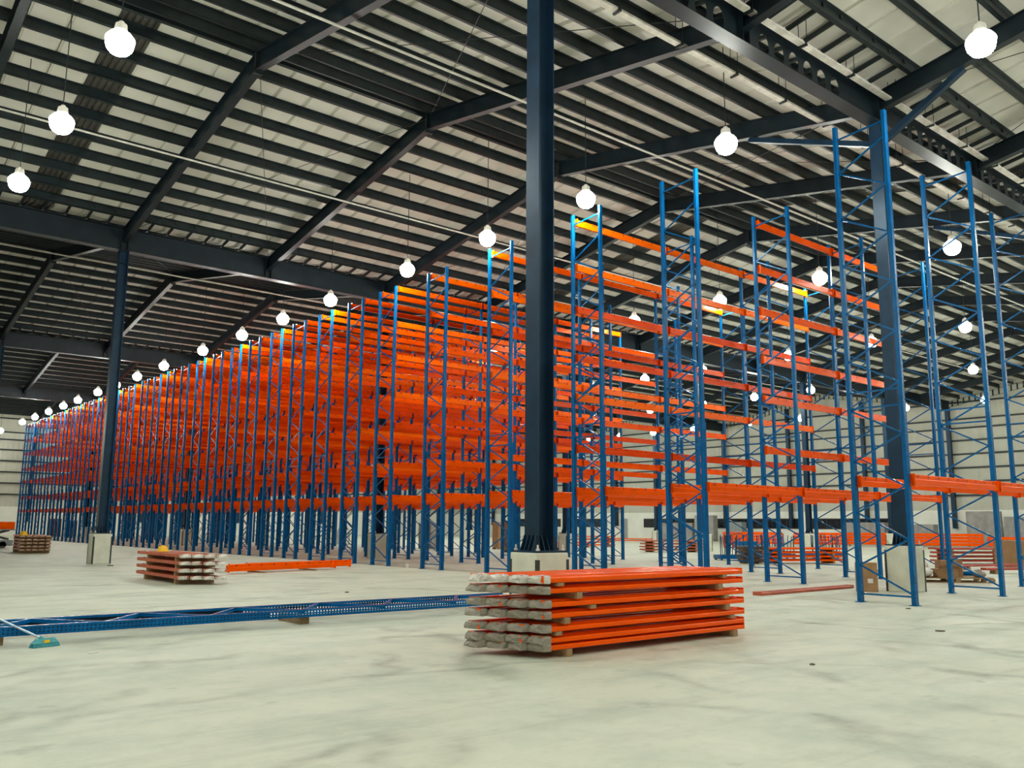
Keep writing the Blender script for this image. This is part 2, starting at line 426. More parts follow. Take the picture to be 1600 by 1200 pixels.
# columns on concrete pedestals
PED = 1.085
def column(x, y, knee):
    c = link('column', None, None, (x, y, 0))
    m = MB(); w, d = 0.16, 0.17
    m.box(-d, -d+0.018, -w, w, PED+0.03, GB).box(d-0.018, d, -w, w, PED+0.03, GB).box(-d+0.018, d-0.018, -0.006, 0.006, PED+0.03, GB)
    for zz in (GB-0.02, GB-0.5): m.box(-d, d, -w, w, zz-0.01, zz+0.008)
    m.obj('shaft', M['navy'], c)
    MB().box(-0.31, 0.31, -0.31, 0.31, PED, PED+0.03).obj('base_plate', M['navy'], c)
    gs = MB().add([(0,-0.008,0),(0.11,-0.008,0),(0.02,-0.008,0.24),(0,-0.008,0.24),(0,0.008,0),(0.11,0.008,0),(0.02,0.008,0.24),(0,0.008,0.24)],
                  [(0,1,2,3),(7,6,5,4),(0,4,5,1),(1,5,6,2),(2,6,7,3),(3,7,4,0)]).mesh('gusset', M['navy'])
    for k in (-0.14, -0.047, 0.047, 0.14):
        g1 = link('gusset', gs, c, (-d, k, PED+0.03)); g1.rotation_euler.z = math.pi
        link('gusset', gs, c, (d, k, PED+0.03))
    for k in (-0.10, 0.0, 0.10):
        g1 = link('gusset', gs, c, (k, -w*0.2, PED+0.03)); g1.rotation_euler.z = -math.pi/2
    bm_ = MB()
    for sx in (-1, 1):
        for sy in (-1, 1): bm_.lathe([(0.0, 0.09), (0.014, 0.09), (0.014, 0.03), (0.03, 0.03), (0.03, 0.0)], 8, 0, (sx*0.26, sy*0.26, PED+0.03))
    bm_.obj('anchor_bolts', M['galv'], c)
    h = 0.325
    pd = MB().box(-h, h, -h, h, 0, PED).obj('pedestal', M['concrete'], c); bevel(pd, 0.02, 2)
    for sx in (-1, 1):
        for sy in (-1, 1):
            gx, gy = sx*(h+0.004), sy*(h+0.004)
            MB().box(min(gx, gx-sx*0.05), max(gx, gx-sx*0.05), gy-0.004, gy+0.004, 0.0, 0.98).box(gx-0.004, gx+0.004, min(gy, gy-sy*0.05), max(gy, gy-sy*0.05), 0.0, 0.98).obj('corner_guard', M['guard'], c)
    if knee:
        for s, yy in ((-1, -2.25), (1, 3.9)):
            MB().bar((0, s*0.2, 11.45), (0, yy, soffit(y+yy)-0.05), 0.16, 0.14).obj('knee_brace', M['navy'], c)
    return c
CN = {10.5: 'near', 34.9: 'second', 59.3: 'third', 83.7: 'fourth'}
XP = {9.3: 'first from the left', 21.1: 'second from the left', 32.9: 'third', 44.7: 'fourth', 56.5: 'fifth', 68.3: 'sixth', -2.5: 'one before the first'}
for yv in (10.5, 34.9, 59.3, 83.7):
    for k in range(-1, 6):
        x = round(9.3 + 11.8*k, 1)
        c = column(x, yv, yv < 12)
        struct(c, 'dark navy steel column on a concrete pedestal, %s in the %s column line' % (XP[x], CN[yv]), 'column')

# cable trays and pipes under the roof
def tray(y, z, label):
    hgt = roofz(y) - z - 0.03
    t = link('cable_tray', None, None, (0, y, z)); tag(t, label, 'cable tray')
    seg = MB().box(0.06, 2.04, -0.085, 0.085, 0, 0.008).box(0.06, 2.04, -0.085, -0.078, 0, 0.05).box(0.06, 2.04, 0.078, 0.085, 0, 0.05).mesh('tray_length', M['galv'])
    hg = MB().box(-0.03, 0.03, -0.11, 0.11, -0.03, 0.0).box(-0.006, 0.006, -0.108, -0.096, 0, hgt).box(-0.006, 0.006, 0.096, 0.108, 0, hgt).mesh('hanger', M['purlin'])
    for i in range(42):
        link('tray_length', seg, t, (-6 + 2.1*i, 0, 0)); link('hanger', hg, t, (-6 + 2.1*i, 0, 0))
tray(10.15, 12.50, 'galvanised cable tray along the near side of the right-hand girder')
tray(12.05, 12.55, 'galvanised cable tray hung one metre beyond the right-hand girder')
for y, z, nm in ((17.6, 13.30, 'nearer slope of the middle roof bay'), (27.8, 13.30, 'farther slope of the middle roof bay'), (42.0, 13.30, 'roof bay beyond the left column')):
    p = MB().tube([(-8, y, z), (79, y, z)], 0.035, 8).obj('sprinkler_pipe', M['galv']); smooth(p)
    tag(p, 'thin bright pipe running under the %s' % nm, 'pipe')

# ------------------------------------------------------------------ walls
def clad_wall(name, along, pos, a0, a1, inward, label):
    wl = link(name, None, None, (0, 0, 0)); struct(wl, label, 'wall')
    # corrugated sheet
    m = MB(); n = int((a1-a0)/0.25); vs = []; fs = []
    for i in range(n+1):
        t = a0 + (a1-a0)*i/n
        dz = 0.03 if i % 2 else 0.0
        y = t if along == 'y' else pos
        top = roofz(y)+0.05
        p = pos + inward*dz
        for z in (2.95, top): vs.append((p, t, z) if along == 'y' else (t, p, z))
    for i in range(n): fs.append((2*i, 2*i+2, 2*i+3, 2*i+1))
    m.add(vs, fs).obj('cladding', M['clad'], wl, recalc=False)
    q = pos - inward*0.03
    lo, hi = (min(q, q-inward*0.1), max(q, q-inward*0.1))
    (MB().box(lo, hi, a0, a1, 2.9, 15.3) if along == 'y' else MB().box(a0, a1, lo, hi, 2.9, 15.3)).obj('backing', M['purlin'], wl)
    lo, hi = min(pos-inward*0.1, pos+inward*0.12), max(pos-inward*0.1, pos+inward*0.12)
    (MB().box(lo, hi, a0, a1, 0, 3.1) if along == 'y' else MB().box(a0, a1, lo, hi, 0, 3.1)).obj('dwarf_wall', M['white_wall'], wl)
    for z in (4.4, 5.6, 6.8, 8.0, 9.2, 10.3, 11.1, 12.6):
        c = pos + inward*0.14
        (MB().box(c-0.08, c+0.08, a0, a1, z-0.07, z+0.07) if along == 'y' else MB().box(a0, a1, c-0.08, c+0.08, z-0.07, z+0.07)).obj('girt', M['purlin'], wl)
    return wl
wb = clad_wall('wall_back', 'y', X1, Y0, Y1, -1, 'cream corrugated end wall with dark girts over a white lower wall')
wl = clad_wall('wall_left', 'x', Y1, X0, X1, -1, 'cream corrugated side wall with dark girts at the far left')
clad_wall('wall_right', 'x', Y0, X0, X1, 1, 'cream corrugated side wall on the right, out of view')
clad_wall('wall_front', 'y', X0, Y0, Y1, 1, 'cream corrugated wall behind the viewer')
for y in (-5.8, 2.4, 10.5, 18.6, 26.8, 34.9, 43.0, 51.2, 59.3, 67.4, 75.6, 83.7, 91.8, 100.0):
    MB().box(X1-0.62, X1-0.26, y-0.16, y+0.16, 1.5, soffit(y)).obj('wall_post', M['navy'], wb)
for x in (-2.5, 9.3, 21.1, 32.9, 44.7, 56.5, 68.3):
    MB().box(x-0.16, x+0.16, Y1-0.62, Y1-0.26, 1.5, soffit(Y1-0.4)).obj('wall_post', M['navy'], wl)
# long dark windows in the lower end wall
wn = 1
for ya, yb in ((61.6, 71.4), (50.2, 60.6), (39.5, 49.0), (77.5, 84.5), (86, 95)):
    wo = link('window_%d' % wn, None, None, (X1-0.12, 0, 0)); struct(wo, 'long dark window in the white lower end wall, %s of the row' % ORD[wn], 'window'); wn += 1
    fr = MB()
    fr.box(-0.06, 0.0, ya, yb, 1.35, 1.42).box(-0.06, 0, ya, yb, 2.33, 2.40).box(-0.06, 0, ya, ya+0.07, 1.42, 2.33).box(-0.06, 0, yb-0.07, yb, 1.42, 2.33)
    n = 6
    for k in range(1, n): yy = ya + (yb-ya)*k/n; fr.box(-0.05, 0, yy-0.03, yy+0.03, 1.42, 2.33)
    fr.obj('window_frame', M['dark'], wo)
    for k in range(n):
        u = (yb-ya)/n; MB().box(-0.03, -0.015, ya+u*k+0.03, ya+u*(k+1)-0.03, 1.42, 2.33).obj('pane', M['glass'], wo)
dr = link('door_1', None, None, (X1-0.12, 74.6, 0)); struct(dr, 'plain grey door in the white lower end wall', 'door')
MB().box(-0.03, 0, -0.58, 0.58, 0, 2.4).obj('leaf', M['door'], dr)
MB().box(-0.06, 0, -0.66, -0.58, 0, 2.48).box(-0.06, 0, 0.58, 0.66, 0, 2.48).box(-0.06, 0, -0.58, 0.58, 2.4, 2.48).obj('door_frame', M['label_white'], dr)
MB().box(-0.08, -0.03, 0.42, 0.48, 1.0, 1.14).obj('door_handle', M['dark'], dr)

# ------------------------------------------------------------------ lamps
HZ = 10.85
hp = [(0.0, 0.40), (0.05, 0.40), (0.06, 0.36), (0.11, 0.34), (0.13, 0.20), (0.12, 0.185), (0.0, 0.185)]
hou = MB().lathe(hp, 14).mesh('housing', M['galv']); fixn(hou)
sp_ = [(0.135, 0.185), (0.21, 0.13), (0.265, 0.06), (0.285, 0.0)]
shade = MB().lathe(sp_, 14).mesh('shade', M['shade'])
lp = [(0.275*math.cos(t)**0.7, -0.30*math.sin(t)) for t in [math.pi/2*k/5 for k in range(5)]] + [(0.02, -0.30)]
lens_m = MB().lathe(lp, 14); lens_m.add([(0.02*math.cos(2*math.pi*k/14), 0.02*math.sin(2*math.pi*k/14), -0.30) for k in range(14)], [tuple(range(14))])
lens = lens_m.mesh('lens', M['lens']); fixn(lens)
for p_ in lens.polygons: p_.use_smooth = True
cab = {}
LX = [(-8.0, 'unseen row added behind the viewer'), (4.2, 'leftmost lamp row, both unseen ends added'), (17.0, 'lamp row along the rack fronts'), (29.35, 'lamp row over the rack backs'), (41.8, 'lamp row beyond the racks'), (53.6, 'second lamp row beyond the racks'), (67.0, 'lamp row nearest the end wall')]  # row behind the viewer is unseen, added to brighten the foreground floor
LY = [-8.7, -3.7, 1.3, 6.3, 12.3, 17.2, 21.8, 26.6, 32.5, 37.05, 41.7, 47.0, 53.3, 58.4, 63.0, 67.5, 73.0, 77.5, 82.5, 87.7, 93.0, 98.0, 103.5]  # positions beside and behind the viewer are unseen, added to light the foreground
for lx, nm in LX:
    for i, ly in enumerate(LY):
        if lx < 10 and 30 < ly < 80: continue  # far-end lamps left of the racks are unseen, added to light the left wall
        if lx > 10 and 95 < ly < 100: continue
        t = thing('high_bay_lamp', 'glowing white high bay lamp, %s along the %s' % (ORD[i+1], nm), 'lamp', (lx, ly, HZ), 0, 'high bay lamps under the roof')
        link('housing', hou, t); link('shade', shade, t); link('lens', lens, t)
        key = round(roofz(ly) - HZ - 0.004, 3)
        if key not in cab: cab[key] = MB().tube([(0, 0, 0.39), (0, 0, key)], 0.012, 5).mesh('suspension_cable', M['purlin'])
        link('suspension_cable', cab[key], t)

# ------------------------------------------------------------------ pallet racks
BX, BP, DEP = 17.3, 4.13, 1.13
def chamf(w, d, c): return [(-w+c,-d),(w-c,-d),(w,-d+c),(w,d-c),(w-c,d),(-w+c,d),(-w,d-c),(-w,-d+c)]
def post_mesh(h, reinf=True):
    m = MB()
    # channel: web turned to the aisle (local -y), flanges going back
    m.prism(chamf(0.055, 0.045, 0.012), 'z', 0.012, h)
    if reinf: m.prism([(0.055, -0.035), (0.095, -0.035), (0.095, 0.045), (0.055, 0.045)], 'z', 0.012, 4.05)
    m.box(-0.085, 0.105, -0.08, 0.08, 0, 0.012)
    return m.mesh('post', M['blue_perf'])
posts = {}
def post_of(h):
    if h not in posts:
        posts[h] = post_mesh(h); fixn(posts[h])
    return posts[h]
brc = {}
def brace_mesh(key, a, b, w=0.034, h=0.026):
    if key not in brc: brc[key] = MB().bar(a, b, w, h, (1, 0, 0)).mesh('brace', M['blue'])
    return brc[key]
def brace_list(h):
    L = [((0, 0.05, 0.17), (0, DEP-0.05, 0.17))]
    z = 0.22; s = 0
    while z + 0.53 < h - 0.35:
        a, b = ((0, 0.04, z), (0, DEP-0.04, z+0.53)) if s == 0 else ((0, DEP-0.04, z), (0, 0.04, z+0.53))
        L.append((a, b)); z += 0.53; s = 1-s
    L.append(((0, 0.05, 3.98), (0, DEP-0.05, 3.98))); L.append(((0, 0.05, 4.32), (0, DEP-0.05, 4.32)))
    L.append(((0, 0.05, h-0.22), (0, DEP-0.05, h-0.30)))
    return L
bl_joined = {}
def frame(parent, x, h, single):
    f = link('upright_frame', None, parent, (x, 0, 0))
    p1 = link('post', post_of(h), f, (0, 0, 0)); p2 = link('post', post_of(h), f, (0, DEP, 0))
    L = brace_list(h)
    if single:
        for i, (a, b) in enumerate(L): link('brace', brace_mesh((h, i), a, b), f)
    else:
        if h not in bl_joined:
            m = MB()
            for a, b in L: m.bar(a, b, 0.034, 0.026, (1, 0, 0))
            bl_joined[h] = m.mesh('bracing', M['blue'])
        tag(link('bracing', bl_joined[h], f), kind='stuff')
    return f
BH = 0.21
def beam_geo(m, L, s=1, x0=0.0, slots=True, y=0.0, z=0.0):
    # stepped box beam: lower half proud of the upper half, pointing to local -y*s ; top at z=0
    t = 0.034
    prof = [(-t*s+0.005*s, -BH), (t*s-0.005*s, -BH), (t*s, -BH+0.005), (t*s, -0.009), (t*s-0.003*s, -0.0035), (t*s-0.009*s, 0), (-t*0.15*s+0.009*s, 0), (-t*0.15*s+0.003*s, -0.0035), (-t*0.15*s, -0.009), (-t*0.15*s, -0.085), (-t*s+0.010*s, -0.089), (-t*s+0.003*s, -0.094), (-t*s, -0.102), (-t*s, -BH+0.005)]
    m.prism([(u+y, v+z) for u, v in prof], 'x', x0, x0+L)
    for xx in (x0-0.0, x0+L-0.012): m.box(xx, xx+0.012, y-0.06, y+0.06, z-BH-0.03, z+0.012)
    if slots:
        n = 9
        for k in range(n):
            xx = x0 + L*(k+0.6)/n
            yy = y - t*0.15*s - 0.0015*s
            m.add([(xx-0.03, yy, z-0.018), (xx+0.022, yy, z-0.018), (xx+0.022, yy, z-0.034), (xx-0.004, yy, z-0.038), (xx-0.012, yy, z-0.082), (xx-0.03, yy, z-0.082)], [(0,1,2,3,4,5)], 1)
    return m
beam_near = beam_geo(MB(), BP-0.12).mesh('beam', [M['orange'], M['slot']]); fixn(beam_near)
beam_kinds = [beam_near]
for mk in ('orange_deep', 'orange_light'):
    bk_ = beam_near.copy(); bk_.name = 'beam'; bk_.materials[0] = M[mk]; beam_kinds.append(bk_)
brnd = random.Random(11)
LV = [2.57, 3.78, 5.25, 6.42, 7.85, 9.12, 10.50]
obs = [30.14, 31.54, 32.81, 34.01, 35.23, 36.37, 37.69, 38.82, 40.14, 41.28, 42.35, 43.71, 44.87, 46.05, 47.35, 48.5, 49.69, 51.04, 52.13, 53.33, 54.61, 55.8, 56.92, 58.26]
rows = [8.459, 13.486, 16.929, 20.906, 24.491, 27.824] + [(obs[2*k]+obs[2*k+1])/2 - DEP/2 for k in range(12)]
rows[8] += 0.09
y = 59.75
while y < 93.5: rows.append(y); y += 2.438
NR = len(rows)
HT = {0: 10.33, 1: 10.62, 2: 10.62, 3: 10.56}
RL = {0: 'nearest blue pallet rack, on the right, orange beams only at the first level',
      1: 'second nearest blue pallet rack, its first bay nearly empty above the first level',
      2: 'third nearest pallet rack, single rear beams, just right of the big column',
      3: 'fourth nearest pallet rack, directly behind the big foreground column',
      4: 'fifth nearest pallet rack, first tall pair of posts left of the big column'}
nbeam = 0
for r, ry in enumerate(rows):
    h = HT.get(r, 10.5)
    lab = RL.get(r, 'full blue and orange pallet rack, %s rack counted from the right' % ORD[r+1])
    rk = thing('pallet_rack', lab, 'pallet rack', (BX, ry, 0), 0, 'pallet racks in a long block')
    nb = 4 if r == 0 else 3
    for b in range(nb+1): frame(rk, BP*b, h, r < 4 and b < 3)
    far_mb = MB(); many = False; kinds = {}
    for b in range(nb):
        for l, z in enumerate(LV):
            for side in (0, 1):
                if r == 0 and l > 0: continue
                if r == 1 and l > 0 and (b == 0 or side == 0): continue
                if 2 <= r <= 4 and l > 0 and side == 0: continue
                yy = -0.075 if side == 0 else DEP - 0.09
                if side == 1: yy = DEP + 0.0 - 0.078
                if r > 11 and b > 0:
                    beam_geo(far_mb, BP-0.12, 1, BP*b+0.06, False, yy, z); many = True
                else:
                    if b == 0: kinds[(l, side)] = 0 if (r < 2 or l == 0) else brnd.choice((0, 0, 1, 1, 2))
                    link('beam', beam_kinds[kinds.get((l, side), 0)], rk, (BP*b+0.06, yy, z)); nbeam += 1
    if many: tag(far_mb.obj('beam', M['orange'], rk), kind='stuff')

# ------------------------------------------------------------------ loose beams, wrapped at the ends
def flat_beam_mesh(L, dull):
    # beam lying on its side: local x length, y 0..0.22, z 0..0.08, with the step visible on top
    m = MB()
    prof = [(0.006, 0), (0.214, 0), (0.22, 0.006), (0.22, 0.074), (0.214, 0.08), (0.116, 0.08), (0.109, 0.078), (0.105, 0.072), (0.095, 0.058), (0.012, 0.055), (0.004, 0.052), (0.0, 0.044), (0, 0.006)]
    m.prism(prof, 'x', 0, L)
    m.box(-0.004, 0.008, -0.002, 0.222, 0.0, 0.082).box(L-0.008, L+0.004, -0.002, 0.222, 0.0, 0.082)
    return m
fb = {}
def flat_beam(L, mt):
    k = (L, mt)
    if k not in fb:
        fb[k] = flat_beam_mesh(L, mt).mesh('steel_beam', M[mt]); fixn(fb[k])
    return fb[k]
def wrap_mesh(seed, mt, ln=0.10):
    rnd = random.Random(seed); m = MB(); n = 14
    # crumpled bag over the beam end: rings of jittered points from the sleeve to the closed tip
    ring0 = []
    per = [(-0.01, -0.008), (0.05, -0.01), (0.11, -0.01), (0.17, -0.01), (0.23, -0.008), (0.235, 0.03), (0.23, 0.065), (0.18, 0.078), (0.13, 0.084), (0.08, 0.086), (0.03, 0.084), (-0.01, 0.075), (-0.016, 0.055), (-0.016, 0.02)]
    vs = []; ta, tb = rnd.uniform(-0.28, 0.28), rnd.uniform(-0.1, 0.55)
    for i, (x, sh, j) in enumerate(((ln, 1.0, 0.003), (0.02, 1.0, 0.004), (-0.03, 0.93, 0.007), (-0.036, 0.62, 0.009))):
        for (u, v) in per:
            cu, cv = 0.11, 0.043
            vs.append((x + (0 if i == 0 else ta*(u-cu) + tb*(v-cv)) + rnd.uniform(-j, j), cu+(u-cu)*sh + rnd.uniform(-j, j), cv+(v-cv)*(sh if i < 3 else 0.6) + rnd.uniform(-j, j)*0.5))
    fs = []
    for i in range(3):
        for k in range(n): fs.append((i*n+k, i*n+(k+1) % n, (i+1)*n+(k+1) % n, (i+1)*n+k))
    vs.append((-0.048 + rnd.uniform(-0.008, 0.008), 0.11, 0.043)); c = len(vs)-1
    for k in range(n): fs.append((3*n+k, 3*n+(k+1) % n, c))
    m.add(vs, fs); me = m.mesh('end_wrap', M[mt]); fixn(me); return me
wraps = {t: [wrap_mesh(i*7+len(t), t) for i in range(5)] for t in ('wrap', 'wrap_white', 'wrap_brown')}
def pile(where, x, y, rz, layers, nper, L, mt, stag, wr_l, wr_r, group, top_white=None, timber_x=None, width=0.245, jit=0.015, tim_mt='wood', kn=('front', 'rear')):
    """layers = list of z; local x along beams, local y across from the near side; stag = shift per beam"""
    T = Matrix.Translation((x, y, 0)) @ Matrix.Rotation(rz, 4, 'Z')
    rnd = random.Random(int(x*100) + len(layers))
    for i, z in enumerate(layers):
        for k in range(nper):
            dx = stag*k + rnd.uniform(-jit, jit)
            p = T @ Vector((dx, k*width, z))
            hz = 'bottom' if i == 0 else 'top' if i == len(layers)-1 else ORD[i+1]
            kk = kn[0] if k == 0 else kn[1] if k == nper-1 else ORD[k+1]
            o = link('steel_beam', flat_beam(L, mt), None, p, rz)
            tag(o, 'orange steel beam in %s, %s layer, %s beam' % (where, hz, kk), 'beam', group)
            if wr_l:
                wt = (top_white if (top_white and i == len(layers)-1) else wr_l)
                link('end_wrap', wraps[wt][(i*3+k) % 5], o, (0, 0, 0))
            if wr_r:
                e = link('end_wrap', wraps[wr_r][(i*2+k) % 5], o, (L, 0.22, 0)); e.rotation_euler.z = math.pi
    if timber_x:
        for i, (pair, z) in enumerate(zip(timber_x, layers)):
            zl = 0.0 if i == 0 else layers[i-1]+0.08
            if z - zl < 0.025: continue
            for j, tx in enumerate(pair):
                p = T @ Vector((tx, -0.02, zl))
                t = MB().box(-0.045, 0.045, 0, nper*width*0.98, 0.001, z-zl-0.001).obj('timber_bearer', M[tim_mt], None, p); t.rotation_euler.z = rz
                tag(t, 'timber below %s layer of %s, %s' % ('bottom' if i == 0 else ORD[i+1], where, ('left end' if j == 0 else 'right end')), 'timber', 'timber bearers between beam layers')

# the big pile in the foreground: local y runs away from the viewer
pile('the big foreground pile', 6.86, 7.66, 0.0, [0.09, 0.172, 0.295, 0.445, 0.57, 0.725, 0.845], 4, 3.78, 'orange', -0.115, 'wrap', None, 'beams of the foreground pile', 'wrap_white',
     [(0.38, 3.55), (0.3, 3.4), (0.22, 3.5), (0.35, 3.4), (0.78, 3.38), (0.55, 3.25), (0.25, 3.35)], 0.245)

RLK = ('rightmost', 'leftmost')
# pile with a helmet, middle left: beams run away from the viewer (along +Y), wrapped ends towards us
pile('the pile under the hard hat at middle left', 8.72, 21.5, math.pi/2, [0.13, 0.305, 0.48, 0.655], 4, 3.4, 'orange_dull', 0.16, 'wrap_white', None, 'beams of the middle left pile', None,
     [(0.85, 3.2), (0.9, 3.05), (0.85, 3.1), (0.9, 3.05)], 0.25, kn=RLK)
# larger brown-wrapped pile at the far left, also with a helmet
pile('the brown-wrapped far left pile', 10.3, 47.0, R(84), [0.14, 0.29, 0.45, 0.61, 0.77], 5, 3.6, 'orange_dull', 0.02, 'wrap_brown', None, 'beams of the far left pile', None,
     [(0.4, 3.2)]*5, 0.27, kn=RLK, jit=0.06)
# three loose beams standing on edge beside the middle pile
edge = beam_geo(MB(), 4.2).mesh('steel_beam', [M['orange'], M['slot']]); fixn(edge)
for (x, y, rz, lab) in ((10.5, 25.75, R(14), 'front'), (10.55, 25.98, R(15), 'middle'), (11.35, 26.45, R(12), 'rear')):
    tag(link('steel_beam', edge, None, (x, y, 0.285), rz), 'orange beam standing on edge beside the middle left pile, %s one of three' % lab, 'beam', 'loose beams on the floor')
for (x, y, lab) in ((11.7, 25.85, 'left'), (13.7, 26.4, 'right')):
    t = MB().box(-0.04, 0.04, 0, 0.9, 0.001, 0.044).obj('timber_bearer', M['wood'], None, (x, y, 0)); t.rotation_euler.z = R(10)
    tag(t, 'thin timber under the three loose orange beams, %s one' % lab, 'timber', 'timber bearers between beam layers')
tag(link('steel_beam', flat_beam(4.1, 'orange_dull'), None, (16.95, 11.72, 0.0), R(1.5)), 'single faded orange beam lying on bare floor before the carton', 'beam', 'loose beams on the floor')

# yellow hard hats
def hard_hat(x, y, z, lab):
    t = thing('hard_hat', lab, 'helmet', (x, y, z))
    prof = [(0.0, 0.155), (0.05, 0.15), (0.09, 0.125), (0.115, 0.085), (0.125, 0.03), (0.128, 0.0)]
    s = MB().lathe(prof, 18).obj('shell', M['yellow'], t); s.scale = (1.12, 0.95, 1); smooth(s)
    MB().lathe([(0.126, 0.012), (0.15, 0.004), (0.152, -0.002), (0.124, -0.002)], 18).obj('brim', M['yellow'], t).scale = (1.15, 1.0, 1)
    MB().tube([(-0.125, 0, 0.06), (-0.09, 0, 0.128), (0, 0, 0.156), (0.09, 0, 0.128), (0.125, 0, 0.06)], 0.012, 6).obj('ridge', M['yellow'], t)
    return t
hh = hard_hat(8.07, 24.3, 0.74, 'yellow hard hat on top of the middle left beam pile')
hh = hard_hat(9.22, 47.6, 0.853, 'yellow hard hat on the far left brown-wrapped pile'); hh.scale = (1.25, 1.25, 1.25)

# ------------------------------------------------------------------ upright frame lying on the floor
def perf_plate(m, x0, x1, y, z0, z1, pitch=0.05):
    n = int(round((x1-x0)/pitch)); p = (x1-x0)/n; zc = (z0+z1)/2
    rows_ = [(z0, zc-0.024, zc-0.0), (zc, zc+0.024, z1)]
    hw, hh_ = 0.009, 0.011
    for i in range(n):
        a, b = x0+i*p, x0+(i+1)*p; c = (a+b)/2
        for lo, mid, hi in ((z0, zc-0.022, zc), (zc, zc+0.022, z1)):
            o = [(a, y, lo), (b, y, lo), (b, y, hi), (a, y, hi)]
            q = [(c-hw, y, mid-hh_), (c+hw, y, mid-hh_), (c+hw, y, mid+hh_), (c-hw, y, mid+hh_)]
            m.add(o+q, [(0,1,5,4),(1,2,6,5),(2,3,7,6),(3,0,4,7)])
ff = thing('upright_frame', 'blue perforated upright frame lying flat on timber blocks at the left', 'rack frame', (0.3, 12.38, 0.115), R(-0.2))
FL = 10.5
for nm, yy, s in (('post', 0.0, 1), ('post', 0.98, -1)):
    m = MB(); perf_plate(m, 0, FL, yy, 0, 0.115)
    m.box(0, FL, min(yy, yy+s*0.085), max(yy, yy+s*0.085), 0.111, 0.115).box(0, FL, min(yy, yy+s*0.085), max(yy, yy+s*0.085), 0, 0.004)
    m.box(0, FL, yy+s*0.083-0.002, yy+s*0.083+0.002, 0.0, 0.03).box(0, FL, yy+s*0.083-0.002, yy+s*0.083+0.002, 0.085, 0.115)
    m.obj(nm, M['blue'], ff, recalc=False)
    MB().box(0, 5.4, min(yy+s*0.012, yy+s*0.016), max(yy+s*0.012, yy+s*0.016), 0.006, 0.109).obj('inner_stiffener', M['navy'], ff)
xx = 0.35; s = 0
while xx + 0.7 < FL - 0.2:
    a, b = ((xx, 0.05, 0.088), (xx+0.70, 0.93, 0.088)) if s == 0 else ((xx, 0.93, 0.088), (xx+0.70, 0.05, 0.088))
    MB().bar(a, b, 0.05, 0.05).obj('brace', M['blue'], ff); xx += 0.70; s = 1-s
for bx, lab in ((2.15, 'left'), (6.25, 'right')):
    b_ = MB().box(0, 0.16, 0, 0.75, 0.001, 0.114).obj('timber_block', M['wood'], None, (bx, 12.5, 0)); bevel(b_, 0.006)
    tag(b_, 'short timber block under the lying blue frame, %s block' % lab, 'timber')

# broom resting against the lying frame
BS = 0.85
br = thing('broom', 'floor broom with teal and yellow head leaning over the lying blue frame', 'broom', (2.68, 12.08, 0), R(18))
hd = MB().add([(-0.15,-0.045,0.05),(0.15,-0.045,0.05),(0.15,0.045,0.05),(-0.15,0.045,0.05),(-0.11,-0.025,0.10),(0.11,-0.025,0.10),(0.11,0.025,0.10),(-0.11,0.025,0.10)],
    [(0,3,2,1),(4,5,6,7),(0,1,5,4),(1,2,6,5),(2,3,7,6),(3,0,4,7)]).obj('head', M['teal'], br)
MB().box(-0.035, 0.035, -0.048, 0.048, 0.052, 0.085).obj('yellow_insert', M['yellow'], br)
bs = MB()
for i in range(34):
    x = -0.15 + 0.3*i/33
    for yy in (-0.035, 0.0, 0.035): bs.bar((x, yy, 0.05), (x*1.12, yy*1.3, 0.001), 0.008)
tag(bs.obj('bristles', M['teal'], br), kind='stuff')
MB().tube([(-0.02, 0, 0.09), (-0.06, 0.03, 0.115)], 0.022, 8).obj('socket', M['teal'], br)
hv = br.matrix_basis.inverted() if False else None
c_, s_ = math.cos(R(18)), math.sin(R(18))
def toloc(px, py, pz): dx, dy = px-2.68, py-12.08; return (dx*c_+dy*s_, -dx*s_+dy*c_, pz)
MB().tube([(-0.05, 0.025, 0.11), toloc(1.85, 12.88, 0.53)], 0.013, 8).obj('handle', M['pale_metal'], br)

# ------------------------------------------------------------------ carton at the pedestal, pallet of cartons
def carton(name, x, y, z, sx, sy, sz, rz, lab, mt='carton', group=None, flap=False, sticker=False):
    t = thing(name, lab, 'carton', (x, y, z), rz, group)
    b_ = MB().box(0, sx, 0, sy, 0, sz).obj('body', M[mt], t); bevel(b_, 0.008)
    MB().box(sx*0.47, sx*0.53, -0.0015, sy+0.0015, sz-0.05, sz+0.0015).obj('tape', M['wrap_brown'], t)
    if sticker: MB().box(sx*0.55, sx*0.78, -0.002, 0.0, sz*0.3, sz*0.45).obj('sticker', M['label_white'], t)
    if flap:
        MB().add([(0, 0, sz), (sx, 0, sz), (sx, -0.12, sz+0.10), (0, -0.12, sz+0.10), (0, 0, sz+0.006), (sx, 0, sz+0.006), (sx, -0.118, sz+0.106), (0, -0.118, sz+0.106)],
            [(0,1,2,3),(4,7,6,5),(0,4,5,1),(1,5,6,2),(2,6,7,3),(3,7,4,0)]).obj('flap', M[mt], t)
    return t
carton('carton', 20.06, 11.22, 0, 0.50, 0.34, 0.68, R(-62), 'tall brown carton leaning beside the right-hand column pedestal', sticker=True)
pa = thing('pallet', 'low wooden pallet carrying sacks and cartons behind the nearest rack', 'pallet', (24.9, 11.95, 0), R(-42))
PLW, PLD = 2.0, 1.0
for k in range(7): MB().box(0, PLW, k*PLD/6.9, k*PLD/6.9+0.10, 0.115, 0.14).obj('plank', M['wood'], pa)
for u in (0.0, PLW/2-0.05, PLW-0.1):
    for v in (0.0, PLD/2-0.05, PLD-0.1): MB().box(u, u+0.14, v, v+0.1, 0.022, 0.115).obj('block', M['wood'], pa)
for v in (0.0, PLD/2-0.05, PLD-0.1): MB().box(0, PLW, v, v+0.1, 0.0, 0.022).obj('runner', M['wood'], pa)
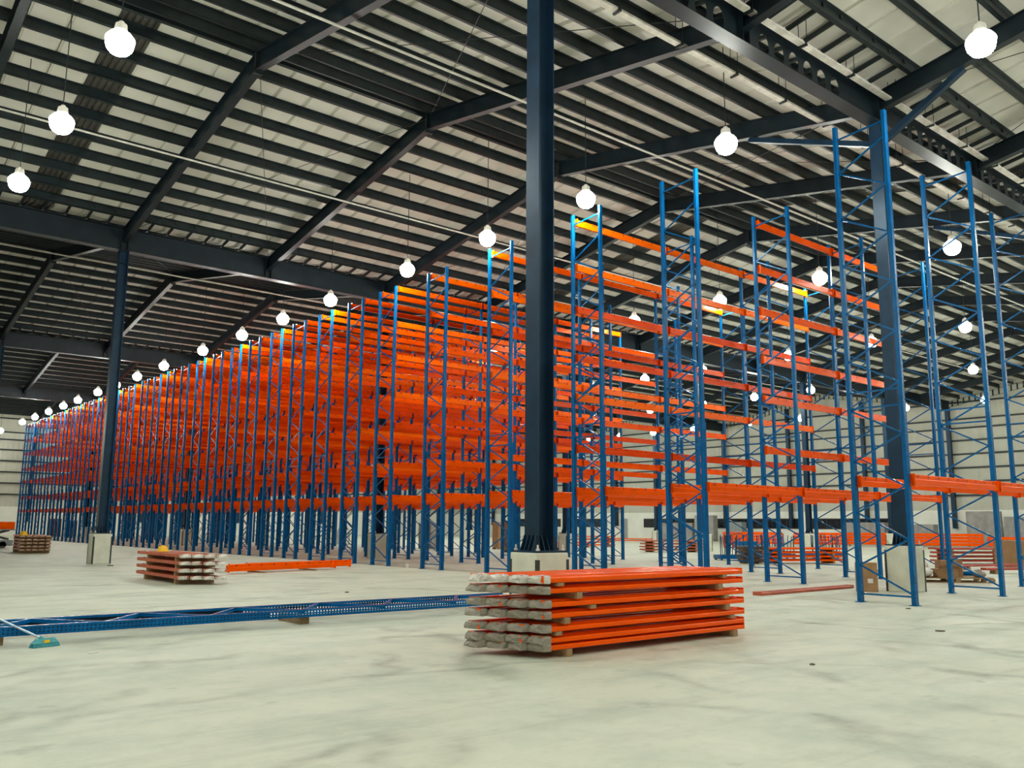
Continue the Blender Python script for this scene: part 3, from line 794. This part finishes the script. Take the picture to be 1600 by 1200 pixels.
PT = Matrix.Translation((24.9, 11.95, 0)) @ Matrix.Rotation(R(-42), 4, 'Z')
def onp(u, v): p = PT @ Vector((u, v, 0)); return p.x, p.y
x, y = onp(0.50, 0.04); carton('carton', x, y, 0.141, 0.55, 0.36, 0.24, R(-42), 'small open brown carton on the low pallet, in front of the tall one', flap=True)
x, y = onp(0.78, 0.50); carton('carton', x, y, 0.141, 0.62, 0.40, 0.46, R(-42), 'tall brown carton at the back of the low pallet', 'carton')
def sack(x, y, z, sx, sy, sz, rz, lab, mt='sack', seed=1):
    rnd = random.Random(seed); n, k = 14, 7; vs = []; fs = []
    for j in range(k):
        ph = -math.pi/2 + math.pi*j/(k-1)
        for i in range(n):
            th = 2*math.pi*i/n; q = max(0.0, math.cos(ph))**0.55
            vs.append((sx*q*math.cos(th)*(1+rnd.uniform(-.08, .08)), sy*q*math.sin(th)*(1+rnd.uniform(-.08, .08)), max(0.0, sz*(0.5+0.5*math.sin(ph))*(1+rnd.uniform(-.1, .1)))))
    for j in range(k-1):
        for i in range(n): fs.append((j*n+i, j*n+(i+1) % n, (j+1)*n+(i+1) % n, (j+1)*n+i))
    fs.append(tuple(range(n))[::-1]); fs.append(tuple((k-1)*n+i for i in range(n)))
    o = MB().add(vs, fs).obj('sack', M[mt], None, (x, y, z)); o.rotation_euler.z = rz; smooth(o)
    return tag(o, lab, 'sack')
x, y = onp(0.20, 0.36); sack(x, y, 0.141, 0.26, 0.32, 0.26, R(-42), 'bulging white plastic sack on the low pallet')
x, y = onp(0.42, 0.80); sack(x, y, 0.141, 0.20, 0.12, 0.44, R(10), 'crumpled pinkish plastic wrapping on the low pallet', 'wrap_white', 4)
x, y = onp(1.75, 0.3); sack(x, y, 0.141, 0.17, 0.2, 0.20, R(-42), 'small grey bundle at the right end of the low pallet', 'wrap', 6)
x, y = onp(1.05, 0.62); bp_ = MB().tube([(0, 0, 0), (0.35, 0.01, 0.0), (0.9, 0, 0.0)], 0.07, 10).obj('blue_roll', M['blue'], None, (x+0.45, y+0.10, 0.212)); bp_.rotation_euler.z = R(-42)
tag(bp_, 'short blue roll lying across the right end of the pallet load', 'roll')

# ------------------------------------------------------------------ stacks behind the racks
def stack(where, x, y, rz, nl, nper, L, mt, dz, group, z0=0.10, wl=None, stag=0.03, jit=0.05, bear=True):
    pile(where, x, y, rz, [z0 + dz*i for i in range(nl)], nper, L, mt, stag, wl, None, group, None, [(0.5, L-0.5)]*nl if bear else None, 0.25, jit)
stack('the four-layer stack behind the third rack', 32.0, 21.75, R(-29), 4, 4, 3.5, 'orange', 0.16, 'beams of the stack behind the racks')
stack('the stack seen left of the second rack', 39.3, 35.0, R(-27), 4, 5, 3.7, 'orange_dull', 0.17, 'beams of the far stack by the white floor')
stack('the stack behind the low pallet', 38.3, 17.4, R(-28), 4, 4, 3.8, 'red_dull', 0.17, 'beams of the stack behind the pallet')
bun = {}
def bundle(x, y, rz, L, n, nl, z0, lab):
    t = thing('beam_bundle', lab, 'beam bundle', (x, y, 0), rz, 'bundles of orange beams along the end wall')
    if L not in bun: bun[L] = beam_geo(MB(), L, 1, 0, False).mesh('beam', M['orange']); fixn(bun[L])
    for l in range(nl):
        for k in range(n): link('beam', bun[L], t, (0.05*((k+l) % 3), 0.13*k, z0 + 0.245*(l+1)))
    for u in (0.5, L/2, L-0.6): MB().box(u, u+0.12, -0.1, 0.13*n, 0, z0).obj('bearer', M['wood'], t)
    return t
bundle(68.3, 39.2, R(-64), 5.2, 6, 4, 0.12, 'tall orange beam bundle before the end wall, left of the right-hand column')
bundle(70.6, 34.4, R(-64), 5.0, 6, 4, 0.12, 'tall orange beam bundle before the end wall, just right of the column')
bundle(72.6, 29.4, R(-64), 5.6, 6, 3, 0.15, 'orange beam bundle before the end wall, below the grey panels')
bundle(74.6, 24.0, R(-66), 4.5, 4, 2, 0.25, 'low orange beam bundle before the end wall at the right edge')
bundle(60.0, 45.0, R(-58), 4.6, 5, 4, 0.12, 'orange beam bundle behind the stillages, below the dark windows')
bundle(63.4, 40.6, R(-58), 4.0, 5, 4, 0.12, 'orange beam bundle behind the stillages, next to the column')
stack('the low stack by the grey door', 62.0, 60.5, R(-55), 2, 3, 4.5, 'orange', 0.17, 'beams near the grey door')
stack('the low far stack left of the first bay', 41.0, 46.0, R(-25), 2, 3, 3.9, 'orange', 0.17, 'beams behind the big column')
stack('the raised far stack left of the first bay', 44.0, 46.5, R(-25), 4, 3, 3.6, 'orange', 0.2, 'beams behind the big column')
for i, (x, y, rz, L, mt, nm, lab) in enumerate((
        (31.5, 12.9, R(-22), 4.2, 'red_dull', 'steel_beam', 'dull red beam lying on the floor behind the pallet, front one'),
        (33.5, 14.6, R(-18), 4.6, 'red_dull', 'steel_beam', 'dull red beam lying on the floor behind the pallet, rear one'),
        (31.2, 11.0, R(-20), 3.0, 'blue', 'steel_beam', 'dark blue beam lying on the floor at the right edge'))):
    tag(link(nm, flat_beam(L, mt), None, (x, y, 0.12), rz), lab, 'beam', 'loose beams on the floor')
    t = MB().box(0.4, 0.5, 0.0, 0.24, 0.001, 0.119).box(L-0.6, L-0.5, 0.0, 0.24, 0.001, 0.119).obj('timber_bearer', M['wood'], None, (x, y, 0)); t.rotation_euler.z = rz
    tag(t, 'timber chocks under the %s' % lab.split(' lying')[0] + (', rear one' if 'rear' in lab else ', front one' if 'front' in lab else ', at the right edge'), 'timber')

# blue stillages full of thin rods
def stillage(x, y, rz, L, D, n, lab, hoops):
    t = thing('stillage', lab, 'stillage', (x, y, 0), rz, 'blue stillages holding upright rods')
    MB().box(0, L, 0, 0.10, 0.06, 0.24).box(0, L, D-0.1, D, 0.06, 0.24).box(0, 0.10, 0.1, D-0.1, 0.06, 0.24).box(L-0.10, L, 0.1, D-0.1, 0.06, 0.24).box(0.1, L-0.1, 0.1, D-0.1, 0.10, 0.13).obj('base', M['blue'], t)
    for u in (0.05, L-0.13):
        for v in (0.02, D-0.1): MB().box(u, u+0.08, v, v+0.08, 0, 0.06).obj('foot', M['blue'], t)
    for u in (0.03, 0.28, L-0.1): MB().box(u, u+0.035, 0.03, 0.065, 0.24, 1.12).obj('stake', M['navy'], t)
    rnd = random.Random(int(x*10))
    for k in range(n):
        u = 0.35 + (L-0.5)*k/n; v = rnd.uniform(0.15, D-0.2)
        MB().bar((u, v, 0.131), (u + rnd.uniform(-0.14, 0.14), v, rnd.uniform(1.0, 1.2)), 0.028).obj('rod', M['navy'] if k % 3 else M['blue'], t)
    for k in range(hoops):
        u = 0.35 + 0.45*k
        MB().tube([(u, 0.3, 0.55), (u-0.06, 0.3, 1.05), (u, 0.3, 1.17), (u+0.14, 0.3, 1.22), (u+0.42, 0.3, 1.22)], 0.04, 8).obj('hoop', M['hoop'], t)
    return t
stillage(33.1, 25.0, R(-30), 1.9, 0.8, 16, 'blue stillage with thin dark rods and red hoops, left one', 2)
stillage(36.2, 25.2, R(-30), 2.0, 0.8, 20, 'blue stillage with rods standing behind the four-layer orange stack, middle one', 0)
stillage(39.4, 24.2, R(-28), 1.9, 0.8, 16, 'blue stillage with leaning rods, right one next to the column', 0)
wbn = thing('wrapped_bundle', 'dark brown wrapped bundle left of the four-layer orange stack', 'bundle', (31.0, 22.15, 0), R(-30))
for k in range(4):
    b_ = MB().box(-0.03*(k % 2), 0.85 - 0.05*(k % 3), 0, 0.8, 0.06 + 0.17*k, 0.06 + 0.17*k + 0.15).obj('slab', M['wrap_dark'], wbn); bevel(b_, 0.03, 2)
MB().box(0.1, 0.2, 0, 0.8, 0, 0.06).box(0.6, 0.7, 0, 0.8, 0, 0.06).obj('bearer', M['wood'], wbn)
# grey boards and cabinets against the end wall
def board(x, y, sx, sy, sz, rz, lab, mt='grey_board', cat='board', name='grey_board'):
    t = thing(name, lab, cat, (x, y, 0), rz)
    b_ = MB().box(0, sx, 0, sy, 0.1, sz).obj('body', M[mt], t); bevel(b_, 0.01)
    MB().box(0, sx, 0.02, 0.10, 0, 0.1).box(0, sx, sy-0.10, sy-0.02, 0, 0.1).obj('skid', M['wood'], t)
    return t
board(77.8, 30.4, 0.4, 2.7, 2.95, R(4), 'tall grey panel stack standing by the end wall at the right')
board(77.8, 28.0, 0.4, 2.1, 2.5, R(4), 'second grey panel stack, right of the tall one by the end wall')
board(77.0, 40.0, 1.0, 3.9, 2.0, R(2), 'low grey board stack before the end wall, left of the wall post')
board(77.0, 35.6, 1.0, 3.4, 1.85, R(2), 'low grey board stack before the end wall, behind the wall post')
board(76.0, 61.0, 1.0, 4.4, 1.9, R(2), 'grey board stack in front of the second dark window')
board(76.0, 58.2, 0.8, 2.4, 2.7, R(2), 'taller grey board stack beside the second dark window')
board(76.0, 54.6, 0.8, 1.8, 2.0, R(0), 'small grey cabinet between the dark windows', 'grey_green', 'cabinet', 'cabinet')
board(35.0, 43.4, 0.3, 0.5, 1.7, R(10), 'brown panel standing on end behind the big column', 'carton', 'board', 'brown_panel')
board(31.6, 38.2, 0.3, 0.42, 1.75, R(10), 'brown panel standing on end seen between left racks', 'carton', 'board', 'brown_panel')
board(31.8, 46.2, 0.6, 1.1, 1.6, R(10), 'dark grey crate behind the tall racks', 'grey_board', 'crate', 'crate')
board(38.5, 13.6, 0.7, 0.9, 0.95, R(-20), 'grey metal cabinet at the far right between rack posts', 'grey_green', 'cabinet', 'cabinet')
carton('carton', 37.6, 14.4, 0, 0.9, 0.8, 1.05, R(-20), 'big brown carton stack left of the grey cabinet at far right')
board(20.9, 96.2, 1.0, 0.6, 1.8, R(0), 'tall maroon panel behind the far left rack posts, left one', 'carton_dark', 'panel', 'maroon_panel')
board(22.6, 96.2, 0.75, 0.6, 1.65, R(0), 'maroon panel behind the far left rack posts, right one', 'carton_dark', 'panel', 'maroon_panel')
bl = thing('blue_crate', 'low blue crate on the white floor beyond the second rack', 'crate', (50.0, 36.0, 0), R(-20))
MB().box(0, 1.3, 0, 0.9, 0.08, 0.55).obj('body', M['blue'], bl)
MB().box(0.1, 0.25, 0, 0.9, 0, 0.08).box(1.05, 1.2, 0, 0.9, 0, 0.08).obj('skid', M['wood'], bl)
# machine and orange load at the left edge
mc = thing('scissor_lift', 'dark scissor lift with an orange load at the left edge', 'lift', (8.4, 57.4, 0), 0)
MB().box(0, 2.2, 0, 1.1, 0.12, 0.45).obj('chassis', M['grey_green'], mc)
for u in (0.25, 1.7):
    for v in (0.0, 0.95): w_ = MB().prism([(u+0.19*math.cos(2*math.pi*k/14), 0.19+0.19*math.sin(2*math.pi*k/14)) for k in range(14)], 'y', v, v+0.15).obj('wheel', M['dark'], mc)
for v in (0.15, 0.9): MB().bar((0.2, v, 0.5), (2.0, v, 1.0), 0.06, 0.1).bar((2.0, v+0.06, 0.5), (0.2, v+0.06, 1.0), 0.06, 0.1).obj('scissor_arm', M['dark'], mc)
MB().box(0, 2.3, 0, 1.1, 1.0, 1.06).obj('platform', M['grey_green'], mc)
ol = MB().box(0, 2.2, 0, 0.9, 0, 0.42).box(0, 2.2, -0.02, 0.0, 0.12, 0.16).obj('orange_bundle', M['orange'], None, (8.45, 57.5, 1.061)); bevel(ol, 0.02)
tag(ol, 'orange bundle lying on the lift platform at the left edge', 'bundle')

# small debris on the floor
deb = [(645, 880), (702, 872), (588, 882), (545, 878), (562, 880)]
DB = [(19.6, 28.6, 'white paper cup lying before the left racks', 'label_white', 0.14, 0.10), (17.2, 26.4, 'small white carton before the sixth rack', 'label_white', 0.2, 0.15),
      (20.0, 24.0, 'white paper ball between the left racks', 'label_white', 0.18, 0.12), (20.3, 22.7, 'small red can and box behind the fifth rack', 'red_dull', 0.3, 0.2),
      (18.8, 22.5, 'flat dark scrap behind the fifth rack', 'debris', 0.4, 0.03), (9.15, 32.8, 'thin dark offcut beside the left pedestal', 'debris', 0.45, 0.03),
      (10.2, 32.2, 'dark scrap right of the left pedestal', 'debris', 0.3, 0.05), (9.9, 17.6, 'dark offcut on the open floor before the middle pile', 'debris', 0.2, 0.02),
      (12.9, 10.9, 'twig-like scrap on the floor left of the nearest rack', 'debris', 0.2, 0.02), (17.6, 8.6, 'dark scrap between the nearest rack posts', 'debris', 0.22, 0.04),
      (16.6, 8.25, 'thin dark strip before the nearest rack', 'debris', 0.16, 0.015), (13.4, 6.2, 'brown torn strip on the right foreground floor', 'debris', 0.24, 0.015),
      (9.0, 5.6, 'dark splinter near the foreground pile corner', 'debris', 0.16, 0.012), (3.0, 11.2, 'white flake below the broom', 'label_white', 0.14, 0.01)]
for i, (x, y, lab, mt, s, h) in enumerate(DB):
    rnd = random.Random(i); n = 7
    s *= 0.7 if mt == 'debris' else 1.0
    pts = [((s/2)*math.cos(2*math.pi*k/n)*rnd.uniform(.6, 1.1), (s/3)*math.sin(2*math.pi*k/n)*rnd.uniform(.5, 1.1)) for k in range(n)]
    o = MB().prism(pts, 'z', 0.0005, h).obj('floor_scrap', M[mt], None, (x, y, 0)); o.rotation_euler.z = rnd.uniform(0, 3)
    tag(o, lab, 'debris')
